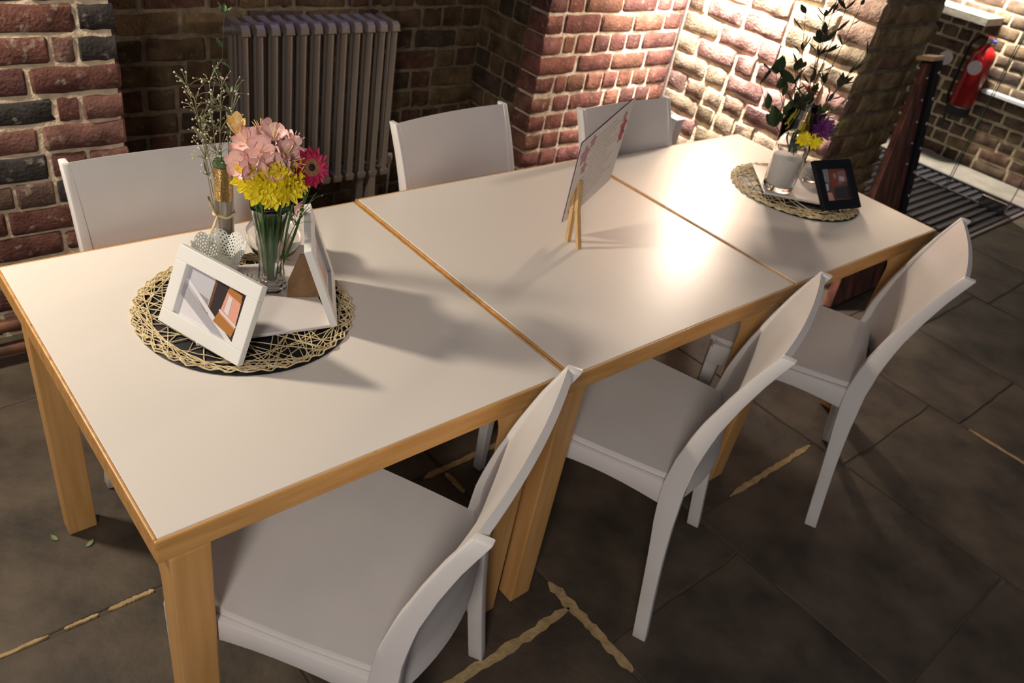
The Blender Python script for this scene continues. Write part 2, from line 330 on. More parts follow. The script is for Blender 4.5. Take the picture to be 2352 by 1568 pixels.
# entrance mat of metal bars
gm = thing('entrance_grating', 'black ribbed metal entrance grating set in the passage floor', 'grating', (4.91, 1.15, 0))
ob('grating_tray', MB().box((-.48, -.69, -.008), (.48, .69, -.003)).mesh('grating_tray'), M_mat, gm)
bm_ = MB().box((-.47, -.013, -.003), (.47, .013, .012)).mesh('grating_bar', bevel=.003)
M_bar = mat('grating_bar', (.085, .08, .09), .45, metal=.3); bm_.materials.append(M_bar)
for i in range(25): ob('bar', bm_, None, gm, (0, -.66+i*.055, 0))
ob('rim', MB().box((-.48, -.705, -.004), (.48, -.688, .014)).mesh('rim'), mat('grating_rim', (.35, .31, .30), .4, metal=.5), gm)
ob('rim', MB().box((.478, -.69, -.004), (.50, .69, .02)).mesh('rim'), mat('grating_rim_dark', (.14, .14, .15), .5, metal=.3), gm)
ps = ob('floor_strip', MB().box((5.415, .46, -.008), (5.79, 2.04, .006)).mesh('floor_strip'), M_stone); tag(ps, 'pale stone floor strip along the passage wall', 'floor', kind='structure')

# ------------------------------------------------------------------ tables
def make_table(label, x, y, a, sx, sy, bolt=False, il=.02, ir=.022):
    t = thing('table', label, 'table', (x, y, 0), a, None)
    H, th, e = .72, .044, .006
    ob('tabletop', MB().box((e, e, H-th+.004), (sx-e, sy-e, H+.0006)).mesh('tabletop', bevel=.001, seg=1), M_lam, t)
    for s in range(4):
        if s % 2 == 0:
            y0 = 0 if s == 0 else sy-e; m_ = MB().box((0, y0, H-th), (sx, y0+e, H)).mesh('edge_band', bevel=.0022)
        else:
            x0 = 0 if s == 1 else sx-e; m_ = MB().box((x0, e, H-th), (x0+e, sy-e, H)).mesh('edge_band', bevel=.0022)
        ob('edge_band', m_, M_birch, t)
    for ix in (0, 1):
        for iy in (0, 1):
            # bent leg: tall upright that curves into a short arm under the top
            ly, lx = .050, .062
            Y = lambda v: (.012+v) if iy == 0 else (sy-.012-v)
            x0 = il if ix == 0 else sx-ir-lx; y0 = .012
            prof = [(0, 0), (ly*.94, 0), (ly, .30), (ly, .56)]+[(ly+.05*(1-math.cos(k*math.pi/10)), .56+.06*math.sin(k*math.pi/10)) for k in range(1, 6)]+[(.17, .635), (.17, H-th), (.004, H-th), (0, H-th-.02)]
            mb = MB(); mb.loft([[(x0, Y(px), pz) for px, pz in prof], [(x0+lx, Y(px), pz) for px, pz in prof]])
            lg = ob('leg', mb.mesh('leg', bevel=.003), M_birchleg, t)
            if bolt and ix == 1 and iy == 0:
                m2 = MB(); m2.lathe([(.013, 0), (.013, .004), (.008, .007)], 16); ob('bolt', m2.mesh('bolt', smooth='auto'), M_steel, lg, (sx-.053, y0, .60), (math.pi/2, 0, 0))
    return t
make_table('square white table carrying pink and yellow flowers and the gold tube vase', 0, 0, .0051, .791, .7953, ir=.036)
make_table('square white table between two others holding the pegged card', .7969, -.0053, .0031, .806, .8139, True, il=.004)
make_table('square white table beside lit brick wall with tall frosted vase', 1.6041, -.0026, -.0088, .7967, .7961, il=.006)

# ------------------------------------------------------------------ chairs
def leg_y(z):
    K = [(0, -.250), (.12, -.233), (.24, -.217), (.36, -.202), (.46, -.194), (.55, -.200), (.64, -.218), (.73, -.246), (.80, -.272), (.866, -.302)]
    for (a, b), (c, d) in zip(K, K[1:]):
        if z <= c: t = (z-a)/(c-a); return b+(d-b)*t
    return K[-1][1]
def leg_x(z): return .224-.022*min(1, z/.46) if z < .46 else .202+.004*(z-.46)/.4
def chair_meshes():
    D = {}
    # rear legs run from foot to top of back
    for s in (-1, 1):
        rings = []
        for k in range(25):
            z = .866*k/24; wx = .027-.011*max(0, (z-.45)/.416); dy = .034+.016*math.exp(-((z-.46)/.16)**2)-.006*max(0, (z-.6)/.26); y = leg_y(z); x = s*leg_x(z)
            rings.append([(x-wx/2, y-dy/2, z), (x+wx/2, y-dy/2, z), (x+wx/2, y+dy/2, z), (x-wx/2, y+dy/2, z)])
        D['rear', s] = MB().loft(rings).mesh('rear_leg', smooth='auto', bevel=.003)
        lo = [(s*.205-.012, .176, 0), (s*.205+.012, .176, 0), (s*.205+.012, .202, 0), (s*.205-.012, .202, 0)]
        hi = [(s*.205-.017, .166, .445), (s*.205+.017, .166, .445), (s*.205+.017, .204, .445), (s*.205-.017, .204, .445)]
        D['front', s] = MB().hexa(lo, hi).mesh('front_leg', bevel=.003)
        # side rail, arched underneath
        a, b = Vector((s*.189, -.205, 0)), Vector((s*.214, .198, 0)); rings = []
        for k in range(11):
            t = k/10; p = a.lerp(b, t); zl = .392+.024*math.sin(math.pi*t); xo = .012
            rings.append([(p.x-xo, p.y, zl), (p.x+xo, p.y, zl), (p.x+xo, p.y, .4595), (p.x-xo, p.y, .4595)])
        D['side', s] = MB().loft(rings).mesh('side_rail', smooth='auto', bevel=.002)
    D['frontrail'] = MB().box((-.19, .182, .40), (.19, .204, .452)).mesh('front_rail', bevel=.002)
    D['rearrail'] = MB().box((-.19, -.212, .40), (.19, -.19, .449)).mesh('rear_rail', bevel=.002)
    # seat: slightly dished with rounded front
    def top(u, v):
        y = -.204+.416*u; hw = .187+.022*u+.006*math.sin(math.pi*u); x = (2*v-1)*hw
        if u > .85: x *= 1-.10*((u-.85)/.15)**2*abs(2*v-1)**3
        fr = -.012*max(0, (u-.8)/.2)**2
        return (x, y, .4618-.006*math.sin(math.pi*u)*math.cos((v-.5)*math.pi)+fr)
    D['seat'] = solid(grid(top, 14, 12), -.015, 'seat')
    zs = [min(v[2] for v in [tuple(q.co) for q in D['seat'].vertices])]
    def back(u, v):
        s_ = 2*v-1; zb = .395+.015*(1-s_*s_); z = zb+(.866-zb)*u; hw = leg_x(z)+(.0065 if z > .5 else .0065-.018*min(1, (.5-z)/.03)); bul = .013+.037*(1-u)**1.2
        return (s_*hw, leg_y(z)+.013-bul*(1-s_*s_), z)
    D['back'] = solid(grid(back, 18, 18), .013, 'backrest')
    for m in D.values(): m.materials.append(M_chair)
    return D
CH = chair_meshes()
def make_chair(label, x, y, rz):
    c = thing('dining_chair', label, 'chair', (x, y, 0), math.radians(rz), 'white chairs around the tables')
    ob('seat', CH['seat'], None, c); ob('backrest', CH['back'], None, c)
    for s in (-1, 1):
        ob('rear_leg', CH['rear', s], None, c); ob('leg', CH['front', s], None, c); ob('side_rail', CH['side', s], None, c)
    ob('front_rail', CH['frontrail'], None, c); ob('rear_rail', CH['rearrail'], None, c)
    return c
make_chair('white curved-back chair pulled askew at the table with pink flowers, away from the wall', .325, .044, 30)
make_chair('white curved-back chair at the table with the pegged card, away from the wall', 1.127, .073, 22)
make_chair('white curved-back chair at the table with the black photo frame, away from the wall', 1.846, .050, 25)
make_chair('white chair with its back to the red brick pier, behind the gold tube vase', .375, .607, 180)
make_chair('white chair right of the radiator, facing the table with the pegged card', 1.204, .632, 187)
make_chair('white chair with its back to the rose brick pier, behind the pegged card', 1.812, .553, 181)

# ------------------------------------------------------------------ radiator and pipes
def make_radiator():
    x0, x1, y0, y1, zb, zt = .975, 1.632, 1.868, 2.005, .185, .825; n = 12; sp = (x1-x0)/n
    t = thing('column_radiator', 'dark gunmetal cast iron column radiator in the brick recess', 'radiator', ((x0+x1)/2, (y0+y1)/2, 0))
    mb = MB(); ys = [-.056, -.019, .019, .056]
    for i, yv in enumerate(ys):
        r = .0118 if i in (0, 3) else .0075
        mb.tube([(0, yv, zb+.035), (0, yv, zt-.04)], r, 8)
    for z, s in ((zt, -1), (zb, 1)):
        rings = []
        for yv, dz, wz in ((-.070, .030, .006), (-.066, .012, .022), (-.052, .003, .034), (-.02, .006, .032), (.02, .006, .032), (.052, .003, .034), (.066, .012, .022), (.070, .030, .006)):
            z1 = z+s*dz; z2 = z1+s*wz
            rings.append([(-.015, yv, z1), (.015, yv, z1), (.018, yv, z2), (-.018, yv, z2)])
        mb.loft(rings)
        mb.lathe([(.020, -sp/2), (.024, -sp/4), (.024, sp/4), (.020, sp/2)], 10) if False else mb.tube([(-sp/2, 0, z+s*.03), (sp/2, 0, z+s*.03)], .02, 8)
    me = mb.mesh('section', smooth='auto', bevel=0); me.materials.append(M_rad)
    for i in range(n): ob('section', me, None, t, (-(x1-x0)/2+sp*(i+.5), 0, 0))
    ft = MB().hexa([(-.022, -.066, 0), (.022, -.066, 0), (.022, -.03, 0), (-.022, -.03, 0)], [(-.013, -.064, zb+.03), (.013, -.064, zb+.03), (.013, -.036, zb+.03), (-.013, -.036, zb+.03)]).mesh('foot', bevel=.004)
    for i in (0, n-2):
        for q in (0, .096): ob('foot', ft, M_rad, t, (-(x1-x0)/2+sp*(i+.5), q, 0))
    v = ob('valve', MB().lathe([(.016, 0), (.018, .012), (.018, .04), (.012, .05)], 12).mesh('valve', smooth='auto'), M_chrome, t, ((x1-x0)/2+.035, 0, zb+.03))
    ob('feed_pipe', MB().tube([((x1-x0)/2+.035, 0, 0), ((x1-x0)/2+.035, 0, zb+.03), ((x1-x0)/2-.01, 0, zb+.03)], .009, 8).mesh('feed_pipe', smooth=True), M_chrome, t)
    ob('bleed_valve', MB().tube([(-(x1-x0)/2-.03, 0, zt-.03), (-(x1-x0)/2+.01, 0, zt-.03)], .012, 8).mesh('bleed_valve', smooth='auto'), M_rad, t)
make_radiator()
for z, y, lb in ((.128, 1.475, 'upper tarnished copper pipe along the foot of the red pier'), (.052, 1.470, 'lower tarnished copper pipe along the foot of the red pier')):
    t = thing('heating_pipe', lb, 'pipe', (-.4, y, 0))
    ob('pipe_run', MB().tube([(-.7, 0, z), (.72, 0, z)], .019, 12).mesh('pipe_run', smooth='auto'), M_copper, t)
    for cx in (-.5, .1, .6): ob('pipe_clip', MB().box((cx-.012, -.004, z-.022), (cx+.012, 1.588-y, z+.022)).mesh('pipe_clip', bevel=.002), M_steel, t)
wp = thing('white_post', 'short white painted square post behind the end of the chair row', 'post', (2.478, 1.125, 0))
ob('shaft', MB().box((-.024, -.024, 0), (.024, .024, .635)).mesh('shaft', bevel=.003), M_white, wp)
ob('cap', MB().box((-.028, -.028, .635), (.028, .028, .648)).mesh('cap', bevel=.003), M_white, wp)
cb = MB().tube([(2.978, 1.588, 2.0), (2.976, 1.586, 1.2), (2.974, 1.586, .7), (2.97, 1.58, .3), (2.97, 1.58, .0)], .005, 6)
tag(ob('wall_cable', cb.mesh('wall_cable', smooth=True), mat('grey_cable', (.25, .2, .17), .6)), 'thin grey cable running down the corner of the lit brick walls', 'cable')

# ------------------------------------------------------------------ passage: copper panel, glass, extinguisher
cp = thing('copper_stand', 'tall tapered copper clad stand with black studded edge by the wall end', 'stand', (3.41, .425, .008)); cp.rotation_euler = (-.215, 0, 0)
ob('copper_sheet', MB().hexa([(-.44, -.02, 0), (.02, -.02, 0), (.02, .02, 0), (-.44, .02, 0)], [(-.030, -.012, .99), (.02, -.012, .99), (.02, .012, .99), (-.030, .012, .99)]).mesh('copper_sheet', bevel=.004), M_coppersheet, cp)
ob('black_post', MB().box((.02, -.034, 0), (.070, .034, 1.0)).mesh('black_post', bevel=.003), M_black, cp)
ob('top_cap', MB().box((-.04, -.036, 1.0), (.072, .036, 1.018)).mesh('top_cap', bevel=.004), M_ash, cp)
sm = MB().lathe([(.009, 0), (.008, .004), (.003, .007)], 10).mesh('stud', smooth=True); sm.materials.append(M_chrome)
for i in range(9): ob('stud', sm, None, cp, (.045, -.034, .95-i*.105), (math.pi/2, 0, 0))
for i in range(5): ob('stud', sm, None, cp, (-.005, -.0128-.0007*i, .93-i*.09), (math.pi/2, 0, 0))
for y0, y1, lb, dots in ((.885, 1.95, 'fixed glass partition panel with white safety dots beside the extinguisher', True), (.50, .875, 'narrow glass door leaf with metal patch fitting at the grating', False)):
    g = thing('glass_partition' if dots else 'glass_door', lb, 'glass partition' if dots else 'glass door', (5.15, y0, 0))
    ob('pane', MB().box((-.005, .003, .015), (.005, y1-y0-.003, 1.75)).mesh('pane'), M_pane, g)
    for yy in (0, y1-y0-.003): ob('glass_edge', MB().box((-.0055, yy, .015), (.0055, yy+.003, 1.75)).mesh('glass_edge'), M_gedge, g)
    ob('floor_channel', MB().box((-.012, 0, 0), (.012, y1-y0, .0155)).mesh('floor_channel'), M_bar, g)
    if dots:
        dm = MB().lathe([(.041, 0), (.041, .0012)], 28).mesh('safety_dot'); dm.materials.append(M_dot)
        for q in (1.227, 1.045): ob('safety_dot', dm, None, g, (-.0052, q-y0, .716), (0, -math.pi/2, 0))
    else:
        ob('patch_fitting', MB().box((-.018, .0, .02), (.018, .16, .075)).mesh('patch_fitting', bevel=.003), M_chrome, g)
ex = thing('fire_extinguisher', 'red fire extinguisher with black base hung on the passage wall', 'extinguisher', (5.70, 1.215, 0))
ob('cylinder', MB().lathe([(.070, .375), (.074, .385), (.074, .69), (.068, .725), (.045, .752), (.024, .765), (.022, .78)], 28).mesh('cylinder', smooth='auto'), M_ext, ex)
ob('base_ring', MB().lathe([(.070, .315), (.078, .32), (.078, .375), (.070, .382)], 28).mesh('base_ring', smooth='auto'), M_rub, ex)
vl = ob('valve', MB().lathe([(.020, .778), (.022, .79), (.018, .815), (.010, .82)], 14).mesh('valve', smooth='auto'), M_chrome, ex)
ob('lever', MB().hexa([(-.09, -.01, .815), (.02, -.01, .812), (.02, .01, .812), (-.09, .01, .815)], [(-.095, -.01, .835), (.02, -.01, .822), (.02, .01, .822), (-.095, .01, .835)]).mesh('lever', bevel=.002), M_ext, vl)
ob('safety_tag', MB().ball((.0, -.03, .80), .012).mesh('safety_tag', smooth=True), M_blue, vl)
ob('hose', MB().tube([(.0, .02, .80), (.0, .07, .81), (-.02, .10, .76), (-.03, .098, .6), (-.03, .09, .42), (-.03, .05, .33), (-.03, .04, .22)], .010, 8).mesh('hose', smooth=True), M_rub, ex)
ob('wall_bracket', MB().box((.06, -.03, .62), (.094, .03, .70)).mesh('wall_bracket', bevel=.002), M_steel, ex)
tag(ob('wall_rail', MB().box((5.74, .2, .488), (5.799, 1.14, .512)).mesh('wall_rail', bevel=.003), M_white), 'thin white rail along the passage wall right of the extinguisher', 'rail')
tag(ob('stone_ledge', MB().box((5.55, 1.235, .885), (5.799, 1.99, .935)).mesh('stone_ledge', bevel=.004), M_stone), 'bright stone ledge on the passage wall above the extinguisher', 'ledge')

# ------------------------------------------------------------------ centrepieces
def placemat(label, cx, cy, r, seed):
    rr = random.Random(seed); t = thing('placemat', label, 'placemat', (cx, cy, .7206), rr.random()*6)
    bk = ob('black_backing', MB().lathe([(r*.975, 0), (r*.985, .0015), (r*.975, .003)], 64).mesh('black_backing', smooth='auto'), M_black, t); bk.location = Matrix.Rotation(-t.rotation_euler.z, 3, 'Z') @ Vector((-.004, -.011, 0))
    mb = MB()
    def strand(f, n, rad):
        mb.tube([f(i/n) for i in range(n+1)], rad, 5)
    for k in range(3):
        rad = r*(1-.02*k)+rr.uniform(-.002, .002); ph = rr.random()*6
        strand(lambda t_: (((rad+.0035*math.sin(37*t_*6.283+ph))*math.cos(t_*6.283)), ((rad+.0035*math.sin(37*t_*6.283+ph))*math.sin(t_*6.283)), .0048+.0016*math.sin(53*t_*6.283+k)), 150, .0017)
    for ring in ():
        for q in range(2):
            ph = rr.random()*6; am = r*.055
            strand(lambda t_: ((r*ring+am*math.sin(17*t_*6.283+ph+q*3.14))*math.cos(t_*6.283), (r*ring+am*math.sin(17*t_*6.283+ph+q*3.14))*math.sin(t_*6.283), .0052+.0012*math.sin(31*t_*6.283)), 130, .0013)
    for k in range(104):
        a = k*6.283/104+rr.uniform(-.05, .05); b = a+(-1 if k % 2 else 1)*rr.choice((.62, .98, 1.04, 1.5, 2.0, 2.5))*rr.uniform(.95, 1.05)
        p = Vector((math.cos(a)*r*.985, math.sin(a)*r*.985, 0)); q = Vector((math.cos(b)*r*.985, math.sin(b)*r*.985, 0)); nn = (q-p).orthogonal(); ph = rr.random()*6; z0 = rr.uniform(.0042, .0068)
        strand(lambda t_: tuple(p.lerp(q, t_)+Vector((math.sin(t_*11+ph)*.002, math.cos(t_*9+ph)*.002, z0+.0008*math.sin(t_*40)))), 12, rr.uniform(.0008, .0013))
    tag(ob('raffia_weave', mb.mesh('raffia_weave', smooth=True), M_raffia, t), 'open woven natural raffia', kind='stuff')
    return t
placemat('round raffia placemat under the white photo frames', .349, .468, .203, 3)
placemat('round raffia placemat under the black photo frame', 2.150, .368, .203, 5)
ZM = .7285
def tile(label, cx, cy, s, a):
    t = ob('glazed_tile', MB().box((-s/2, -s/2, 0), (s/2, s/2, .007)).mesh('glazed_tile', bevel=.0015), M_tile, None, (cx, cy, ZM), (0, 0, a)); tag(t, label, 'tile')
tile('glossy white square tile under the pink and yellow bouquet', .366, .480, .25, -.218)
tile('glossy white square tile under the tall frosted vase', 2.165, .385, .235, .785)
ZV = ZM+.0072
def frame(label, A, B, h, lean, fmat, bd, photo, th=.014, easel=True):
    """A,B bottom corners seen from the front left to right"""
    A, B = Vector((*A, 0)), Vector((*B, 0)); wd = (B-A).length; hx = (B-A)/wd; n = Vector((-hx.y, hx.x, 0))  # n = backwards
    t = thing('photo_frame', label, 'photo frame', ((A+B)/2+Vector((0, 0, ZM)))[:], math.atan2(hx.y, hx.x))
    a = math.radians(lean); rot = (-a, 0, 0)
    lift = th*math.sin(a)*0
    mb = MB()
    for x0, x1, z0, z1 in ((-wd/2, wd/2, 0, bd), (-wd/2, wd/2, h-bd, h), (-wd/2, -wd/2+bd, bd, h-bd), (wd/2-bd, wd/2, bd, h-bd)):
        mm = MB().box((x0, 0, z0), (x1, th, z1)).mesh('frame_side', bevel=.0012); ob('frame_side', mm, fmat, t, (0, 0, th*math.sin(a)), rot)
    p = ob('photo', photo(wd-2*bd, h-2*bd), None, t, (0, 0, th*math.sin(a)), rot)
    p.data.transform(Matrix.Translation((-(wd-2*bd)/2, th*.55, bd)))
    ob('backing_board', MB().box((-wd/2+bd*.5, th*.62, bd*.5), (wd/2-bd*.5, th*1.02, h-bd*.5)).mesh('backing_board'), M_kraft, t, (0, 0, th*math.sin(a)), rot)
    yb = lambda z: math.tan(a)*z+th/math.cos(a)+.001
    pts = [(yb(.012), .012), (yb(0)+.080, .0015), (yb(0)+.078, .045), (yb(h*.62)+.022, h*.62*.98), (yb(h*.62), h*.62)]
    e = MB().loft([[(-.0015, y_, z_) for y_, z_ in pts], [(.0015, y_, z_) for y_, z_ in pts]])
    ob('easel_strut', e.mesh('easel_strut'), M_kraft, t)
    return t
def flat(polys):   # coplanar printed shapes, each a hair in front of the last
    def mk(w_, h_):
        mb = MB(); mats = []
        for i, (pts, m) in enumerate(polys):
            if m not in mats: mats.append(m)
            mb.mi = mats.index(m); mb.poly([(x*w_, -.00012*i, z*h_) for x, z in pts])
        return mb.mesh('photo', mats=mats)
    return mk
G = lambda n, c: mat('print_'+n, c, .3)
g1, g2, g3, g4, g5, g6, g7, g8 = G('pale_grey', (.52, .52, .56)), G('grey', (.30, .29, .31)), G('dark', (.045, .035, .035)), G('amber', (.42, .18, .05)), G('peach', (.72, .36, .26)), G('white', (.70, .68, .70)), G('shadow', (.40, .39, .42)), G('brown', (.16, .08, .05))
sq = [(0, 0), (1, 0), (1, 1), (0, 1)]
ph1 = flat([(sq, g1), ([(.48, .3), (1, 0), (1, 1), (.48, 1)], g3), ([(.46, .30), (.50, .28), (.50, 1), (.46, 1)], g8), ([(.10, .62), (.44, .30), (.44, .55)], g2), ([(0, .70), (.06, .74), (1, .0), (.86, 0)], g6), ([(0, .62), (.86, 0), (.62, 0), (0, .40)], g7), ([(0, .38), (.62, 0), (0, 0)], g6),
            ([(.60, .22), (.93, .10), (.96, .34), (.66, .52)], g4), ([(.66, .42), (.95, .28), (.93, .84), (.69, .92)], g5), ([(.69, .86), (.93, .78), (.92, .94), (.70, .98)], g4), ([(.72, .50), (.80, .46), (.79, .80), (.73, .82)], g6), ([(.64, .46), (.96, .31), (.96, .35), (.65, .50)], g6)])
ph2 = flat([(sq, g6), ([(.1, .1), (.9, .1), (.9, .7), (.1, .7)], g7), ([(.3, .2), (.6, .2), (.6, .5), (.3, .5)], g5)])
ph3 = flat([(sq, g8), ([(.0, .62), (.25, .58), (.3, 1), (0, 1)], g2), ([(.28, .5), (.62, .45), (.70, .95), (.35, 1)], G('rust', (.30, .07, .035))), ([(.60, .5), (1, .6), (1, .95), (.66, .9)], G('dusk_pink', (.34, .16, .13))), ([(.02, 0), (.30, 0), (.26, .26), (.05, .28)], g5),
            ([(.02, .30), (.16, .34), (.20, .56), (.0, .52)], g1), ([(.34, .08), (.96, .04), (.98, .45), (.42, .40)], g3), ([(.66, .62), (.86, .60), (.90, .72), (.70, .76)], g1), ([(.45, .70), (.55, .68), (.58, .84), (.47, .86)], g2)])
frame('white photo frame with a stairway and amber lamp picture', (.186, .483), (.251, .293), .150, 24, M_frame, .028, ph1)
frame('white photo frame turned away beside the vase of pink flowers', (.468, .326), (.557, .494), .172, 18, M_frame, .028, ph2)
frame('small black photo frame with a dark reddish picture', (2.083, .217), (2.243, .180), .158, 44, M_black, .028, ph3)

# --- vessels
def glass_lathe(name, outer, inner, n=40, flute=None):
    prof = outer+inner[::-1]; return MB().lathe(prof, n, flute=flute).mesh(name, smooth=True)
v1 = (.417, .500, ZV)
t = thing('glass_vase', 'small waisted clear glass vase holding pink and yellow flowers', 'vase', v1)
ob('vessel', glass_lathe('vessel', [(.002, 0), (.028, 0), (.030, .006), (.026, .03), (.0235, .055), (.026, .095), (.032, .142), (.0385, .178), (.040, .192)], [(.002, .012), (.020, .014), (.021, .03), (.0195, .055), (.022, .095), (.028, .142), (.035, .178), (.038, .1915)], 48, (8, .05)), M_glass, t)
v2 = (2.088, .371, ZV)
t = thing('tall_glass_vase', 'tall straight glass vase with frosted lower half and dark twigs', 'vase', (2.078, .391, ZV))
ob('vessel', glass_lathe('vessel', [(.002, 0), (.046, 0), (.048, .01), (.053, .14), (.060, .262)], [(.002, .012), (.042, .013), (.044, .02), (.049, .14), (.0565, .2615)]), M_glass, t)
ob('frosted_filling', MB().lathe([(.002, .0125), (.0412, .0137), (.0470, .105), (.03, .112), (.002, .109)], 32).mesh('frosted_filling', smooth='auto'), M_frost, t)
t3p = (.397, .668, .7285)
t = thing('gold_tube_vase', 'slim gold glitter tube vase tied with raffia, holding dried sprigs', 'vase', t3p)
ob('lower_tube', MB().lathe([(.002, 0), (.0175, 0), (.0185, .004), (.0185, .135)], 28, cap=False).mesh('lower_tube', smooth='auto'), M_silver, t)
ob('glitter_sleeve', MB().lathe([(.0187, .128), (.0190, .13), (.0190, .198), (.0180, .2), (.0170, .198), (.0170, .15)], 28, cap=False).mesh('glitter_sleeve', smooth='auto'), M_gold, t)
ob('raffia_tie', MB().tube([(.0208*math.cos(a*.2618), .0208*math.sin(a*.2618), .095+.002*math.sin(a)) for a in range(25)], .0028, 6).mesh('raffia_tie', smooth=True), M_raffia, t)
for pts in ([(-.019, -.010, .097), (-.032, -.008, .125), (-.034, -.006, .140), (-.026, -.008, .11), (-.019, -.010, .097)], [(-.019, -.010, .095), (-.034, -.010, .06), (-.042, -.010, .02), (-.044, -.008, .004)], [(-.019, -.010, .095), (-.029, -.012, .07), (-.034, -.014, .035)]):
    ob('raffia_bow', MB().tube(pts, .0022, 5).mesh('raffia_bow', smooth=True), M_raffia, t)
jp = (.488, .632, .7285)
t = thing('glass_jar', 'round bellied clear glass jar with a pearly candle behind the vase', 'jar', jp)
ob('vessel', glass_lathe('vessel', [(.002, 0), (.034, 0), (.048, .012), (.058, .035), (.057, .055), (.045, .074), (.036, .083), (.038, .092), (.045, .102)], [(.002, .005), (.033, .006), (.045, .015), (.0545, .035), (.0535, .054), (.042, .072), (.033, .082), (.035, .092), (.0435, .1015)]), M_glass, t)
ob('candle', MB().lathe([(.002, .0062), (.030, .0066), (.037, .018), (.038, .035), (.030, .044), (.004, .047)], 24).mesh('candle', smooth='auto'), M_wax, t)
lp = (.349, .585, ZV)
t = thing('lace_tealight_holder', 'white pierced lace tealight holder with scalloped rim behind the photo frame', 'candle holder', lp)
mb = MB(); n = 40; rows = 11
def lp_pt(i, j):
    a = 6.283*i/n; sc_ = .012*abs(math.sin(a*4)); z = .004+(.058+sc_)*j/rows; r_ = .032+.020*(j/rows)**1.5; return (r_*math.cos(a), r_*math.sin(a), z)
for j in range(rows):      # lattice of small rings: each cell an octagon rim
    for i in range(n):
        o_ = .5 if j % 2 else 0; c_ = Vector(lp_pt(i+o_, j+.5)); ux = (Vector(lp_pt(i+o_+.5, j+.5))-Vector(lp_pt(i+o_-.5, j+.5))); uz = Vector(lp_pt(i+o_, j+1))-Vector(lp_pt(i+o_, j)); nn = ux.cross(uz).normalized()*.0006
        outr = [c_+ux*.60*math.cos(k*.785)+uz*.62*math.sin(k*.785) for k in range(8)]; inn = [c_+ux*.30*math.cos(k*.785)+uz*.32*math.sin(k*.785) for k in range(8)]
        mb.add([p+nn for p in outr]+[p+nn for p in inn]+[p-nn for p in outr]+[p-nn for p in inn], [(k, (k+1) % 8, 8+(k+1) % 8, 8+k) for k in range(8)]+[(16+k, 24+k, 24+(k+1) % 8, 16+(k+1) % 8) for k in range(8)])
ob('pierced_wall', mb.mesh('pierced_wall'), M_lace, t)
ob('base_cup', MB().lathe([(.002, 0), (.029, 0), (.031, .006), (.029, .008), (.002, .007)], 28).mesh('base_cup', smooth='auto'), M_lace, t)
t = thing('glass_tealight', 'small clear glass tealight cup behind the black photo frame', 'candle holder', (2.262, .395, .7285))
ob('cup', glass_lathe('cup', [(.002, 0), (.026, 0), (.031, .01), (.036, .055)], [(.002, .01), (.023, .011), (.028, .016), (.0335, .0545)], 32), M_glass, t)
ob('tealight', MB().lathe([(.002, .0105), (.0195, .0115), (.0195, .025), (.002, .026)], 24).mesh('tealight', smooth='auto'), M_frame, t)

# --- flowers
def petal_mesh(name, L, W, cup=.15, curl=.3, tip=.35, m=None, rnd=False):
    def f(u, v):
        s_ = 2*v-1; wd = W/2*(math.sin(math.pi*min(1, u*.93+.05))**.75)*(1 if u < .6 else 1-(u-.6)/.4*tip*.5)
        if rnd: wd = W/2*(min(1, u/.62+.08)**.8)*(1 if u < .62 else math.sqrt(max(.02, 1-((u-.62)/.385)**2)))
        x = L*u; return (x, s_*wd, L*curl*u*u*.5+cup*W*(s_*s_-.3)*u)
    me = grid(f, 8 if rnd else 6, 4).mesh(name, smooth=True); me.materials.append(m); return me
def bend(p, q, k=6, sag=(0, 0, 0)):
    p, q, sg = Vector(p), Vector(q), Vector(sag)
    return [p.lerp(q, i/k)+sg*math.sin(math.pi*i/k) for i in range(k+1)]
def place(parent, me, name, origin, d, a, elev, roll=0, scale=1):
    """petal starting at origin, spread around axis d at angle a, raised elev from the plane"""
    q = Vector((0, 0, 1)).rotation_difference(Vector(d).normalized()).to_matrix()
    m3 = q @ Matrix.Rotation(a, 3, 'Z') @ Matrix.Rotation(-elev, 3, 'Y') @ Matrix.Rotation(roll, 3, 'X')
    o = ob(name, me, None, parent, origin, m3.to_euler(), (scale,)*3); return o
